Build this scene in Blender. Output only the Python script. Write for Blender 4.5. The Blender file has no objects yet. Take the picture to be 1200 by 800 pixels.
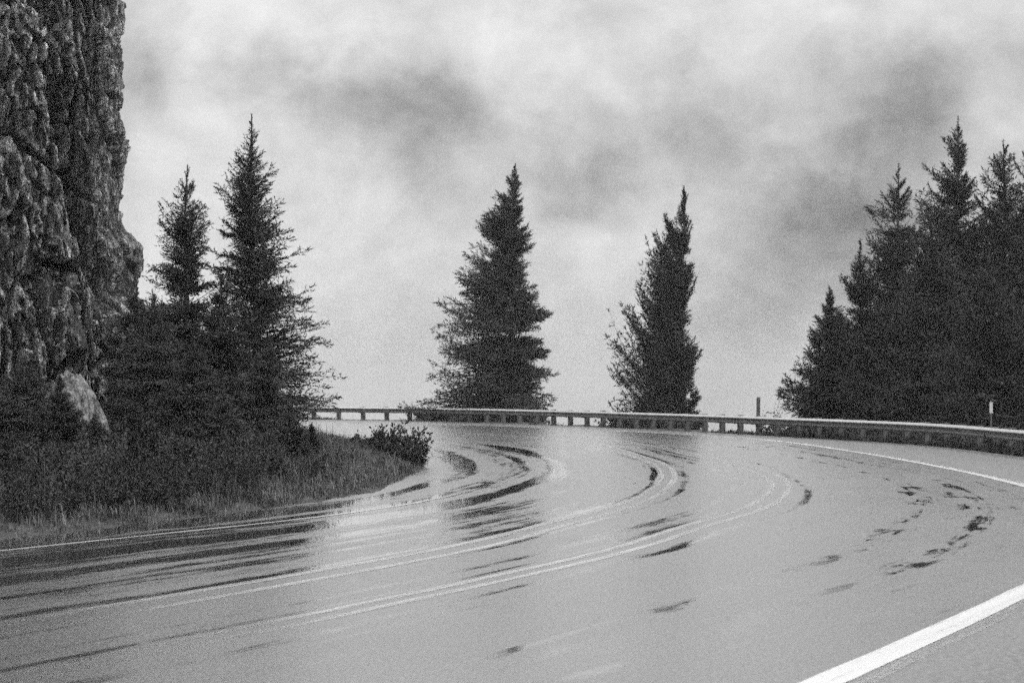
import bpy, math, random
import numpy as np

R_ = math.radians
scene = bpy.context.scene
COL = scene.collection

# ------------------------------------------------------------------ camera
F_PX, HZ, CAM_H = 2400.0, 451.0, 2.1
cam_data = bpy.data.cameras.new('camera')
cam_data.sensor_width = 36.0
cam_data.lens = 72.0
cam_data.clip_start = 0.1
cam_data.clip_end = 20000.0
cam_data.dof.use_dof = True
cam_data.dof.focus_distance = 40.0
cam_data.dof.aperture_fstop = 3.2
cam = bpy.data.objects.new('camera', cam_data)
COL.objects.link(cam)
cam.location = (0, 0, CAM_H)
cam.rotation_euler = (R_(90) + math.atan((HZ - 400.0) / F_PX), 0, 0)
scene.camera = cam

# ------------------------------------------------------------------ sky and sun
SUN_EL, SUN_AZ = 52.0, 118.0        # azimuth clockwise from +Y: high on the right, a little behind the camera
world = bpy.data.worlds.new('World')
scene.world = world
world.use_nodes = True
WT = world.node_tree
WT.nodes.clear()


class NT:
    """small helper around a node tree"""
    def __init__(self, tree):
        self.t = tree

    def node(self, kind, **kw):
        n = self.t.nodes.new(kind)
        for k, v in kw.items():
            setattr(n, k, v)
        return n

    def link(self, a, b):
        self.t.links.new(a, b)

    def put(self, sock, v):
        if hasattr(v, 'is_output') or isinstance(v, bpy.types.NodeSocket):
            self.t.links.new(v, sock)
        else:
            sock.default_value = v

    def m(self, op, a, b=None, c=None, clamp=False):
        n = self.t.nodes.new('ShaderNodeMath')
        n.operation = op
        n.use_clamp = clamp
        for i, v in enumerate((a, b, c)):
            if v is not None:
                self.put(n.inputs[i], v)
        return n.outputs[0]

    def noise(self, vec, scale, detail=4.0, rough=0.5, dist=0.0, out='Fac'):
        n = self.t.nodes.new('ShaderNodeTexNoise')
        if vec is not None:
            self.link(vec, n.inputs['Vector'])
        n.inputs['Scale'].default_value = scale
        n.inputs['Detail'].default_value = detail
        n.inputs['Roughness'].default_value = rough
        n.inputs['Distortion'].default_value = dist
        return n.outputs[0] if out == 'Fac' else n.outputs['Color']

    def mapping(self, vec, scale=(1, 1, 1), loc=(0, 0, 0), rot=(0, 0, 0)):
        n = self.t.nodes.new('ShaderNodeMapping')
        self.link(vec, n.inputs['Vector'])
        n.inputs['Scale'].default_value = scale
        n.inputs['Location'].default_value = loc
        n.inputs['Rotation'].default_value = rot
        return n.outputs[0]

    def smooth(self, v, a, b, lo=0.0, hi=1.0):
        n = self.t.nodes.new('ShaderNodeMapRange')
        n.interpolation_type = 'SMOOTHSTEP'
        self.put(n.inputs['Value'], v)
        n.inputs['From Min'].default_value = a
        n.inputs['From Max'].default_value = b
        n.inputs['To Min'].default_value = lo
        n.inputs['To Max'].default_value = hi
        return n.outputs[0]

    def grey(self, v):
        n = self.t.nodes.new('ShaderNodeCombineXYZ')
        for i in range(3):
            self.put(n.inputs[i], v)
        return n.outputs[0]


w = NT(WT)
tc = w.node('ShaderNodeTexCoord')
nrm = w.node('ShaderNodeVectorMath', operation='NORMALIZE')
w.link(tc.outputs['Generated'], nrm.inputs[0])
DIR = nrm.outputs[0]
warp = w.noise(w.mapping(DIR, (1, 1, 1.2)), 15.0, 7.0, 0.6, out='Color')
wsub = w.node('ShaderNodeVectorMath', operation='SUBTRACT')
w.link(warp, wsub.inputs[0])
wsub.inputs[1].default_value = (0.5, 0.5, 0.5)
wmul = w.node('ShaderNodeVectorMath', operation='SCALE')
w.link(wsub.outputs[0], wmul.inputs[0])
wmul.inputs['Scale'].default_value = 0.07
wadd = w.node('ShaderNodeVectorMath', operation='ADD')
w.link(DIR, wadd.inputs[0])
w.link(wmul.outputs[0], wadd.inputs[1])
sep = w.node('ShaderNodeSeparateXYZ')
w.link(wadd.outputs[0], sep.inputs[0])
sep0 = w.node('ShaderNodeSeparateXYZ')
w.link(DIR, sep0.inputs[0])

# soft openings and banks in the cloud: azimuth (deg), elevation (deg), half sizes (deg), strength
CLOUDS = [
    (480, 125, 75, 48, -.28), (380, 105, 65, 38, -.15), (300, 110, 60, 25, -.06), (165, 75, 60, 60, -.17),
    (500, 200, 40, 40, -.07), (655, 190, 36, 55, -.17), (720, 235, 60, 40, -.16), (770, 130, 70, 50, -.12),
    (840, 170, 60, 60, -.20), (1030, 150, 85, 80, -.19), (1060, 120, 60, 60, -.12), (960, 230, 90, 60, -.14),
    (1010, 260, 80, 70, -.10), (930, 300, 80, 60, -.17), (900, 380, 70, 50, -.10), (860, 440, 60, 50, -.06),
    (700, 35, 50, 25, -.08), (1180, 60, 60, 60, -.08), (1170, 200, 60, 60, -.05), (560, 400, 200, 60, -.03),
    (400, 445, 60, 30, -.05), (760, 470, 80, 40, -.07), (1130, 300, 90, 120, -.10), (600, 175, 40, 30, -.05),
    (330, 30, 130, 60, .10), (620, 55, 90, 55, .07), (930, 25, 160, 35, .08), (240, 190, 80, 40, .06),
    (340, 330, 70, 120, .05), (690, 300, 80, 40, .05), (955, 196, 34, 16, .11), (705, 95, 40, 30, .06),
    (455, 95, 26, 16, .05), (960, 380, 150, 90, -.07), (820, 300, 40, 60, -.05), (430, 160, 50, 30, -.07),
]
acc = None
for (px, py, rx, ry, amp) in CLOUDS:
    bx, bz = (px - 600) / F_PX, (HZ - py) / F_PX
    a = w.m('MULTIPLY', w.m('SUBTRACT', sep.outputs[0], bx), F_PX / rx)
    b = w.m('MULTIPLY', w.m('SUBTRACT', sep.outputs[2], bz), F_PX / ry)
    d = w.m('ADD', w.m('MULTIPLY', a, a), w.m('MULTIPLY', b, b))
    g = w.m('MULTIPLY', w.m('EXPONENT', w.m('MULTIPLY', d, -0.9)), amp * 1.2)
    acc = g if acc is None else w.m('ADD', acc, g)
fb = w.m('MULTIPLY', w.m('SUBTRACT', w.noise(w.mapping(DIR, (1, 1, 1.25)), 15.0, 10.0, 0.60, 0.35), 0.5), 0.62)
fb2 = w.m('MULTIPLY', w.m('SUBTRACT', w.noise(w.mapping(DIR, (1, 1, 1.2), (3, 1, 2)), 3.0, 4.0, 0.5), 0.5), 0.14)
fb3 = w.m('MULTIPLY', w.m('SUBTRACT', w.noise(w.mapping(DIR, (1, 1, 1.1), (6, 2, 9)), 36.0, 8.0, 0.62, 0.3), 0.5), 0.34)
val = w.m('ADD', w.m('ADD', w.m('ADD', acc, fb), fb2), fb3)
zen = w.smooth(sep0.outputs[2], 0.15, 0.62, 0.0, 0.50)
val = w.m('ADD', w.m('ADD', val, 0.63), zen)
val = w.m('MAXIMUM', val, 0.12)
sky = w.node('ShaderNodeTexSky', sky_type='NISHITA', sun_disc=False)
sky.sun_elevation = R_(SUN_EL)
sky.sun_rotation = R_(SUN_AZ)
bw = w.node('ShaderNodeRGBToBW')
w.link(sky.outputs[0], bw.inputs[0])
nish = w.m('MULTIPLY', w.m('MINIMUM', bw.outputs[0], 8.0), 0.04)       # the blue sky barely shows through the cloud
total = w.m('ADD', w.m('MULTIPLY', val, 9.6), nish)
bg = w.node('ShaderNodeBackground')
w.link(w.grey(total), bg.inputs[0])
bg.inputs[1].default_value = 0.1
wo = w.node('ShaderNodeOutputWorld')
w.link(bg.outputs[0], wo.inputs[0])

sun_data = bpy.data.lights.new('sun', 'SUN')
sun_data.energy = 1.4
sun_data.angle = R_(12)
sun_data.color = (1.0, 1.0, 1.0)        # monochrome photograph
sun = bpy.data.objects.new('sun', sun_data)
COL.objects.link(sun)
sun.rotation_euler = (R_(90 - SUN_EL), 0, R_(180 - SUN_AZ))

scene.view_settings.view_transform = 'Standard'
scene.view_settings.look = 'None'
scene.view_settings.exposure = 0.16
scene.view_settings.gamma = 1.0
scene.render.engine = 'CYCLES'
scene.cycles.use_denoising = False      # keep the little noise there is: the photograph is grainy
scene.cycles.max_bounces = 5
scene.cycles.use_adaptive_sampling = True
scene.cycles.adaptive_threshold = 0.4
scene.cycles.adaptive_min_samples = 16

rng = np.random.default_rng(7)

# ------------------------------------------------------------------ helpers

def at(px, py, z=0.0):
    Y = F_PX * (CAM_H - z) / (py - HZ)
    return np.array([(px - 600.0) / F_PX * Y, Y, z])


def zat(py, Y):
    return CAM_H - (py - HZ) / F_PX * Y


def xat(px, Y):
    return (px - 600.0) / F_PX * Y


def make_mesh(name, verts, tris=None, quads=None, mat=None, smooth=False, uvs=None):
    me = bpy.data.meshes.new(name)
    verts = np.asarray(verts, dtype=np.float32).reshape(-1, 3)
    loops, starts, off = [], [], 0
    if tris is not None and len(tris):
        t = np.asarray(tris, dtype=np.int32).reshape(-1, 3)
        loops.append(t.ravel())
        starts.append(np.arange(len(t)) * 3)
        off = len(t) * 3
    if quads is not None and len(quads):
        q = np.asarray(quads, dtype=np.int32).reshape(-1, 4)
        loops.append(q.ravel())
        starts.append(off + np.arange(len(q)) * 4)
    L = np.concatenate(loops).astype(np.int32)
    S = np.concatenate(starts).astype(np.int32)
    me.vertices.add(len(verts))
    me.vertices.foreach_set('co', verts.ravel())
    me.loops.add(len(L))
    me.loops.foreach_set('vertex_index', L)
    me.polygons.add(len(S))
    me.polygons.foreach_set('loop_start', S)
    if uvs is not None:
        uv = me.uv_layers.new(name='UVMap')
        uv.data.foreach_set('uv', np.asarray(uvs, dtype=np.float32)[L].ravel())
    me.update(calc_edges=True)
    me.polygons.foreach_set('use_smooth', np.full(len(S), smooth))
    if mat:
        me.materials.append(mat)
    return me


def obj(name, me, parent=None, loc=None, **props):
    o = bpy.data.objects.new(name, me)
    COL.objects.link(o)
    if parent is not None:
        o.parent = parent
    if loc is not None:
        o.location = loc
    for k, v in props.items():
        o[k] = v
    return o


def thing(name, label, cat, loc, group=None):
    o = obj(name, None, None, loc, label=label, category=cat)
    o.empty_display_size = 0.3
    if group:
        o['group'] = group
    return o


def unit(v):
    return v / np.maximum(np.linalg.norm(v, axis=-1, keepdims=True), 1e-9)


def tube(path, radii, n=8, cap=True):
    """swept tube; path (k,3), radii (k,) -> verts, quads"""
    path = np.asarray(path, float)
    radii = np.asarray(radii, float)
    k = len(path)
    tan = unit(np.gradient(path, axis=0))
    up = np.where(np.abs(tan[:, 2:3]) > 0.9, np.array([[1.0, 0, 0]]), np.array([[0, 0, 1.0]]))
    a = unit(np.cross(tan, up))
    b = np.cross(tan, a)
    ang = np.linspace(0, 2 * np.pi, n, endpoint=False)
    ring = (a[:, None, :] * np.cos(ang)[None, :, None] + b[:, None, :] * np.sin(ang)[None, :, None])
    v = path[:, None, :] + ring * radii[:, None, None]
    v = v.reshape(-1, 3)
    i = np.arange(k - 1)[:, None] * n
    j = np.arange(n)[None, :]
    j2 = (j + 1) % n
    q = np.stack([i + j, i + j2, i + n + j2, i + n + j], -1).reshape(-1, 4)
    return v, q


def catmull(P, per=20):
    P = np.asarray(P, float)
    ext = np.vstack([2 * P[0] - P[1], P, 2 * P[-1] - P[-2]])
    t = np.linspace(0, 1, per, endpoint=False)[:, None]
    out = []
    for i in range(1, len(ext) - 2):
        p0, p1, p2, p3 = ext[i - 1], ext[i], ext[i + 1], ext[i + 2]
        out.append(0.5 * ((2 * p1) + (-p0 + p2) * t + (2 * p0 - 5 * p1 + 4 * p2 - p3) * t ** 2 + (-p0 + 3 * p1 - 3 * p2 + p3) * t ** 3))
    out.append(P[-1:])
    return np.vstack(out)


def hash2(ix, iy, seed=0):
    h = (ix.astype(np.int64) * 374761393 + iy.astype(np.int64) * 668265263 + seed * 1442695041) & 0x7fffffff
    h = ((h ^ (h >> 13)) * 1274126177) & 0x7fffffff
    h = h ^ (h >> 16)
    return (h & 0xffff) / 65535.0


def vnoise(x, y, seed=0):
    ix, iy = np.floor(x), np.floor(y)
    fx, fy = x - ix, y - iy
    fx, fy = fx * fx * (3 - 2 * fx), fy * fy * (3 - 2 * fy)
    a, b = hash2(ix, iy, seed), hash2(ix + 1, iy, seed)
    c, d = hash2(ix, iy + 1, seed), hash2(ix + 1, iy + 1, seed)
    return (a * (1 - fx) + b * fx) * (1 - fy) + (c * (1 - fx) + d * fx) * fy


def fbm(x, y, seed=0, octv=4):
    s, amp, tot = 0, 1.0, 0
    for o in range(octv):
        s = s + amp * vnoise(x * 2 ** o, y * 2 ** o, seed + o)
        tot += amp
        amp *= 0.5
    return s / tot


def facets(x, y, seed=0, tilt=(1.5, 1.5)):
    """faceted blocks: every voronoi cell is its own tilted plane; returns height, distance to cell edge"""
    ix, iy = np.floor(x), np.floor(y)
    best = np.full(x.shape, 1e9)
    second = np.full(x.shape, 1e9)
    hgt = np.zeros(x.shape)
    for dx in (-1, 0, 1):
        for dy in (-1, 0, 1):
            cx, cy = ix + dx, iy + dy
            jx = cx + hash2(cx, cy, seed)
            jy = cy + hash2(cx, cy, seed + 11)
            d = (x - jx) ** 2 + (y - jy) ** 2
            h = hash2(cx, cy, seed + 23) + (hash2(cx, cy, seed + 31) - .5) * tilt[0] * (x - jx) + (hash2(cx, cy, seed + 37) - .5) * tilt[1] * (y - jy)
            closer = d < best
            second = np.where(closer, best, np.minimum(second, d))
            hgt = np.where(closer, h, hgt)
            best = np.where(closer, d, best)
    return hgt, np.sqrt(second) - np.sqrt(best)


# ------------------------------------------------------------------ materials

def mat(name, build, **kw):
    m = bpy.data.materials.new(name)
    m.use_nodes = True
    t = m.node_tree
    t.nodes.clear()
    n = NT(t)
    b = n.node('ShaderNodeBsdfPrincipled')
    o = n.node('ShaderNodeOutputMaterial')
    n.link(b.outputs[0], o.inputs[0])
    build(n, b)
    return m


def bump(n, b, height, strength=0.3, dist=0.02):
    k = n.node('ShaderNodeBump')
    k.inputs['Strength'].default_value = strength
    k.inputs['Distance'].default_value = dist
    n.link(height, k.inputs['Height'])
    n.link(k.outputs[0], b.inputs['Normal'])


def foliage_mat(name, lo, hi, scale=0.7, rough=0.6):
    def f(n, b):
        g = n.node('ShaderNodeNewGeometry')
        clump = n.noise(g.outputs['Position'], scale, 3.0)
        fine = n.noise(g.outputs['Position'], 9.0, 2.0)
        v = n.m('ADD', n.m('MULTIPLY', clump, 0.55), n.m('MULTIPLY', fine, 0.45))
        v = n.smooth(v, 0.3, 0.72, lo, hi)
        ri = n.m('ADD', n.m('MULTIPLY', n.m('POWER', g.outputs['Random Per Island'], 2.0), 1.3), 0.57)
        n.link(n.grey(n.m('MULTIPLY', v, ri)), b.inputs['Base Color'])
        b.inputs['Roughness'].default_value = rough
        b.inputs['Specular IOR Level'].default_value = 0.25
    return mat(name, f)


M_NEEDLE = foliage_mat('needles', 0.030, 0.080)
M_NEEDLE_FAR = foliage_mat('needles_far', 0.030, 0.075, 0.45)
M_NEEDLE_PALE = foliage_mat('needles_young', 0.045, 0.11, 1.1)
M_LEAF = foliage_mat('leaves', 0.04, 0.11, 1.5)
M_LEAF_DARK = foliage_mat('leaves_dark', 0.025, 0.065, 1.5)
M_GRASS = foliage_mat('dry_grass', 0.05, 0.22, 1.6)
M_GRASS_DARK = foliage_mat('wet_grass', 0.03, 0.09, 0.9)


def bark_f(n, b):
    tcn = n.node('ShaderNodeTexCoord')
    v = n.noise(n.mapping(tcn.outputs['Object'], (9, 9, 1.6)), 2.0, 5.0, 0.6)
    n.link(n.grey(n.smooth(v, 0.3, 0.7, 0.025, 0.10)), b.inputs['Base Color'])
    b.inputs['Roughness'].default_value = 0.8
    bump(n, b, v, 0.6, 0.03)
M_BARK = mat('bark', bark_f)


def rock_f(n, b):
    tcn = n.node('ShaderNodeTexCoord')
    P = tcn.outputs['Object']
    big = n.noise(n.mapping(P, (1, 1, 0.5)), 0.7, 4.0, 0.6)
    mid = n.noise(n.mapping(P, (1, 1, 0.45), (5, 2, 1)), 3.2, 6.0, 0.65)
    fine = n.noise(P, 17.0, 5.0, 0.7)
    strk = n.noise(n.mapping(P, (1, 1, 0.22), (1, 8, 3)), 7.0, 6.0, 0.7, 0.4)
    v = n.m('ADD', n.m('ADD', n.m('MULTIPLY', big, 0.3), n.m('MULTIPLY', mid, 0.4)), n.m('MULTIPLY', fine, 0.3))
    base = n.smooth(v, 0.38, 0.62, 0.020, 0.10)
    vein_highlight = n.smooth(n.m('ADD', n.m('MULTIPLY', strk, 0.6), n.m('MULTIPLY', fine, 0.4)), 0.535, 0.61, 0.0, 0.5)  # pale vein streaks that also put highlights into the colour
    at_ = n.node('ShaderNodeAttribute', attribute_name='ridge_highlight')
    edge = n.m('MULTIPLY', at_.outputs['Fac'], n.smooth(n.m('ADD', n.m('MULTIPLY', fine, .5), n.m('MULTIPLY', strk, .5)), 0.42, 0.58, 0.0, 0.62))  # highlight painted along the ridges, broken up by noise
    n.link(n.grey(n.m('ADD', n.m('ADD', base, vein_highlight), edge)), b.inputs['Base Color'])
    n.link(n.smooth(mid, 0.4, 0.6, 0.28, 0.6), b.inputs['Roughness'])
    b.inputs['Specular IOR Level'].default_value = 0.5
    bump(n, b, n.m('ADD', strk, n.m('MULTIPLY', fine, 0.6)), 1.0, 0.2)
M_ROCK = mat('wet_rock', rock_f)


def ledge_f(n, b):
    tcn = n.node('ShaderNodeTexCoord')
    P = tcn.outputs['Object']
    mid = n.noise(n.mapping(P, (6, 6, 1.2), (0, 0, 0), (0, 0.5, 0)), 1.3, 6.0, 0.7)
    fine = n.noise(P, 20.0, 4.0, 0.7)
    v = n.m('ADD', n.m('MULTIPLY', mid, 0.6), n.m('MULTIPLY', fine, 0.4))
    n.link(n.grey(n.smooth(v, 0.42, 0.64, 0.025, 0.40)), b.inputs['Base Color'])
    b.inputs['Roughness'].default_value = 0.45
    bump(n, b, v, 0.8, 0.06)
M_LEDGE = mat('pale_rock', ledge_f)


def soil_f(n, b):
    tcn = n.node('ShaderNodeTexCoord')
    P = tcn.outputs['Object']
    v = n.m('ADD', n.m('MULTIPLY', n.noise(P, 0.6, 4.0), 0.5), n.m('MULTIPLY', n.noise(P, 12.0, 5.0, 0.7), 0.5))
    n.link(n.grey(n.smooth(v, 0.35, 0.65, 0.025, 0.09)), b.inputs['Base Color'])
    b.inputs['Roughness'].default_value = 0.85
    bump(n, b, v, 0.7, 0.06)
M_SOIL = mat('wet_soil', soil_f)


def road_common(n):
    """wetness field of the road in road coordinates: u metres along, v across (0 inner edge line, 4 and 6 centre lines, 11 outer edge line)"""
    uvn = n.node('ShaderNodeUVMap')
    uvn.uv_map = 'UVMap'
    UV = uvn.outputs[0]
    s = n.node('ShaderNodeSeparateXYZ')
    n.link(UV, s.inputs[0])
    U, V = s.outputs[0], s.outputs[1]
    wob = n.m('MULTIPLY', n.m('SUBTRACT', n.noise(n.mapping(UV, (0.09, 0.25, 1)), 1.0, 3.0), 0.5), 0.7)
    Vw = n.m('ADD', V, wob)
    streak = n.noise(n.mapping(UV, (0.10, 3.4, 1), (7, 3, 0)), 1.0, 6.0, 0.62)
    fine = n.noise(n.mapping(UV, (0.45, 9.0, 1)), 1.0, 4.0, 0.65)
    patch = n.noise(n.mapping(UV, (0.05, 0.35, 1), (2, 9, 0)), 1.0, 3.0, 0.5)
    iso = n.noise(n.mapping(UV, (1.1, 2.6, 1), (3, 5, 0)), 1.0, 5.0, 0.6)

    def band(c, wd, amp=1.0, vv=None):
        d = n.m('DIVIDE', n.m('SUBTRACT', Vw if vv is None else vv, c), wd)
        return n.m('MULTIPLY', n.m('EXPONENT', n.m('MULTIPLY', n.m('MULTIPLY', d, d), -1.0)), amp)
    return UV, U, V, Vw, streak, fine, patch, band, iso


def road_f(n, b):
    UV, U, V, Vw, streak, fine, patch, band, iso = road_common(n)
    ruts = None
    for (c, wd, amp) in ((-1.1, .32, 1.0), (-.1, .22, .75), (.85, .30, 1.1), (1.9, .3, .35), (3.5, .13, .6), (4.2, .11, .5),
                         (5.1, .2, .55), (5.55, .10, .6), (6.42, .12, .7), (8.45, .2, .15), (9.35, .2, .15)):
        g = band(c, wd, amp)
        ruts = g if ruts is None else n.m('ADD', ruts, g)
    inner = n.smooth(V, 2.2, 4.4, 1.0, 0.0)
    near = n.smooth(U, 9.0, 17.0, 1.0, 0.0)
    far = n.smooth(U, 44.0, 62.0, 1.0, 0.0)
    # film of standing water: deepest in the ruts, broken up by long streaks
    f = n.m('ADD', n.m('ADD', n.m('MULTIPLY', streak, 0.52), n.m('MULTIPLY', fine, 0.26)), n.m('MULTIPLY', iso, 0.22))
    f = n.m('ADD', f, n.m('MULTIPLY', n.m('MULTIPLY', ruts, far), 0.22))
    f = n.m('ADD', f, n.m('MULTIPLY', n.m('SUBTRACT', patch, 0.5), 0.24))
    f = n.m('ADD', f, n.m('MULTIPLY', n.m('MULTIPLY', inner, near), 0.105))
    outer = n.smooth(V, 6.4, 8.0, 0.0, 1.0)
    f = n.m('SUBTRACT', f, n.m('MULTIPLY', outer, 0.03))
    iso2 = n.noise(n.mapping(UV, (0.6, 2.6, 1), (1, 7, 0)), 1.0, 4.0, 0.6)
    ob = n.m('ADD', n.m('ADD', band(8.4, .3), band(9.35, .3)), n.m('ADD', band(10.15, .25, .7), band(7.4, .3, .4)))
    f = n.m('ADD', f, n.m('MULTIPLY', n.m('MULTIPLY', n.m('SUBTRACT', iso2, 0.48), far), n.m('MULTIPLY', ob, 0.9)))
    f = n.m('ADD', f, n.m('MULTIPLY', n.m('MULTIPLY', ob, far), 0.035))
    wet = n.smooth(f, 0.545, 0.70, 0.0, 1.0)
    dry = n.smooth(V, 11.05, 11.5, 0.0, 0.30)
    rgh = n.m('SUBTRACT', n.m('ADD', dry, 0.37), n.m('MULTIPLY', wet, 0.31))
    rgh = n.m('ADD', rgh, n.m('MULTIPLY', n.m('SUBTRACT', n.noise(n.mapping(UV, (0.25, 1.1, 1), (9, 9, 0)), 1.0, 5.0, 0.6), 0.5), 0.18))
    rgh = n.m('ADD', rgh, n.m('MULTIPLY', n.m('MULTIPLY', n.m('SUBTRACT', n.noise(n.mapping(UV, (1, 1, 1), (3, 3, 0)), 9.0, 6.0, 0.8), 0.5), n.m('SUBTRACT', 1.0, wet)), 0.35))
    rgh = n.m('MAXIMUM', rgh, 0.05)
    rgh = n.m('SUBTRACT', rgh, n.smooth(U, 28.0, 60.0, 0.0, 0.09))
    n.link(rgh, b.inputs['Roughness'])
    b.inputs['Coat Weight'].default_value = 1.0
    b.inputs['Coat IOR'].default_value = 1.5
    n.link(n.m('MULTIPLY', rgh, 0.85), b.inputs['Coat Roughness'])
    # asphalt colour: aggregate, patches, tar on the joints
    agg = n.smooth(n.noise(n.mapping(UV, (1, 1, 1)), 34.0, 5.0, 0.85), 0.42, 0.62, 0.0, 2.6)
    col = n.m('ADD', n.m('MULTIPLY', agg, 0.07), n.m('MULTIPLY', patch, 0.05))
    tar = n.m('MULTIPLY', band(2.7, .055, 1.0, n.m('ADD', V, n.m('MULTIPLY', n.m('SUBTRACT', n.noise(n.mapping(UV, (0.3, 0, 1)), 1.0, 3.0), 0.5), 0.25))), n.smooth(U, 2.0, 8.0, 1.0, 0.0))
    col = n.m('MULTIPLY', col, n.m('SUBTRACT', 1.0, n.m('MULTIPLY', tar, 0.8)))
    n.link(n.grey(n.m('ADD', col, 0.012)), b.inputs['Base Color'])
    b.inputs['IOR'].default_value = 1.5
    b.inputs['Specular IOR Level'].default_value = n_spec
    k = n.node('ShaderNodeBump')
    n.link(n.m('MULTIPLY', n.m('SUBTRACT', 1.0, n.m('MULTIPLY', wet, 0.93)), 0.75), k.inputs['Strength'])
    k.inputs['Distance'].default_value = 0.012
    n.link(n.noise(n.mapping(UV, (1, 1, 1)), 16.0, 5.0, 0.8), k.inputs['Height'])
    n.link(k.outputs[0], b.inputs['Normal'])
n_spec = 1.0
M_ROAD = mat('wet_asphalt', road_f)


def paint_mat(name, wear_lo, wear_hi, col, fade=()):
    """paint film; where wear has eaten through it, the asphalt below shows"""
    def f(n, b):
        UV, U, V, Vw, streak, fine, patch, band, iso = road_common(n)
        wear = n.m('ADD', n.m('MULTIPLY', n.noise(n.mapping(UV, (0.5, 12, 1)), 1.0, 5.0, 0.7), 0.45), n.m('MULTIPLY', n.noise(n.mapping(UV, (1, 1, 1)), 18.0, 3.0, 0.7), 0.3))
        wear = n.m('ADD', wear, n.m('MULTIPLY', n.noise(n.mapping(UV, (0.06, 0.6, 1), (4, 1, 0)), 1.0, 3.0, 0.5), 0.25))
        for (u0, u1, a0, a1) in fade:
            wear = n.m('ADD', wear, n.smooth(U, u0, u1, a0, a1))
        k = n.smooth(wear, wear_lo, wear_hi, 1.0, 0.0)
        b.inputs['Base Color'].default_value = (col, col, col, 1)
        n.link(n.m('ADD', n.m('MULTIPLY', streak, 0.3), 0.15), b.inputs['Roughness'])
        tr = n.node('ShaderNodeBsdfTransparent')
        mx = n.node('ShaderNodeMixShader')
        n.link(k, mx.inputs[0])
        n.link(tr.outputs[0], mx.inputs[1])
        n.link(b.outputs[0], mx.inputs[2])
        n.link(mx.outputs[0], [q for q in n.t.nodes if q.type == 'OUTPUT_MATERIAL'][0].inputs[0])
    return mat(name, f)
M_PAINT = paint_mat('road_paint', 0.54, 0.74, 0.78)
M_PAINT_GHOST = paint_mat('old_paint', 0.36, 0.60, 0.55)
M_PAINT_WORN = paint_mat('worn_road_paint', 0.33, 0.68, 0.68, ((-9, -3, .2, 0), (5, 11, 0, .06), (60, 75, 0, .12)))
M_PAINT_EDGE = paint_mat('faded_edge_paint', 0.40, 0.70, 0.6, ((11, 22, 0, .25),))


def galv_f(n, b):
    """galvanised steel: road grime on the face, sky highlight painted along the top fold"""
    tcn = n.node('ShaderNodeTexCoord')
    P = tcn.outputs['Object']
    sp = n.node('ShaderNodeSeparateXYZ')
    n.link(P, sp.inputs[0])
    v = n.noise(P, 3.0, 5.0, 0.65)
    top_highlight = n.smooth(n.m('ADD', sp.outputs[2], n.m('MULTIPLY', n.m('SUBTRACT', v, 0.5), 0.06)), 0.685, 0.72, 0.0, 1.0)  # bright sky catch on the top fold, painted into the colour
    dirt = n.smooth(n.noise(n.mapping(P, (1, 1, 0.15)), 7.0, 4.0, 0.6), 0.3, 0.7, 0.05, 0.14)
    n.link(n.grey(n.m('ADD', dirt, n.m('MULTIPLY', top_highlight, 0.58))), b.inputs['Base Color'])
    n.link(n.m('MULTIPLY', top_highlight, 0.5), b.inputs['Metallic'])
    n.link(n.m('ADD', n.m('MULTIPLY', v, 0.25), 0.35), b.inputs['Roughness'])
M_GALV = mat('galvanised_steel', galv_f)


def wood_f(n, b):
    tcn = n.node('ShaderNodeTexCoord')
    v = n.noise(n.mapping(tcn.outputs['Object'], (14, 14, 1.2)), 2.0, 5.0, 0.6)
    n.link(n.grey(n.smooth(v, 0.3, 0.7, 0.05, 0.17)), b.inputs['Base Color'])
    b.inputs['Roughness'].default_value = 0.7
    bump(n, b, v, 0.5, 0.01)
M_WOOD = mat('weathered_wood', wood_f)


def refl_f(n, b):
    tcn = n.node('ShaderNodeTexCoord')
    v = n.noise(tcn.outputs['Object'], 30.0, 3.0)
    n.link(n.grey(n.smooth(v, 0.2, 0.8, 0.55, 0.8)), b.inputs['Base Color'])
    b.inputs['Roughness'].default_value = 0.35
M_REFL = mat('white_reflective_sheet', refl_f)

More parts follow.
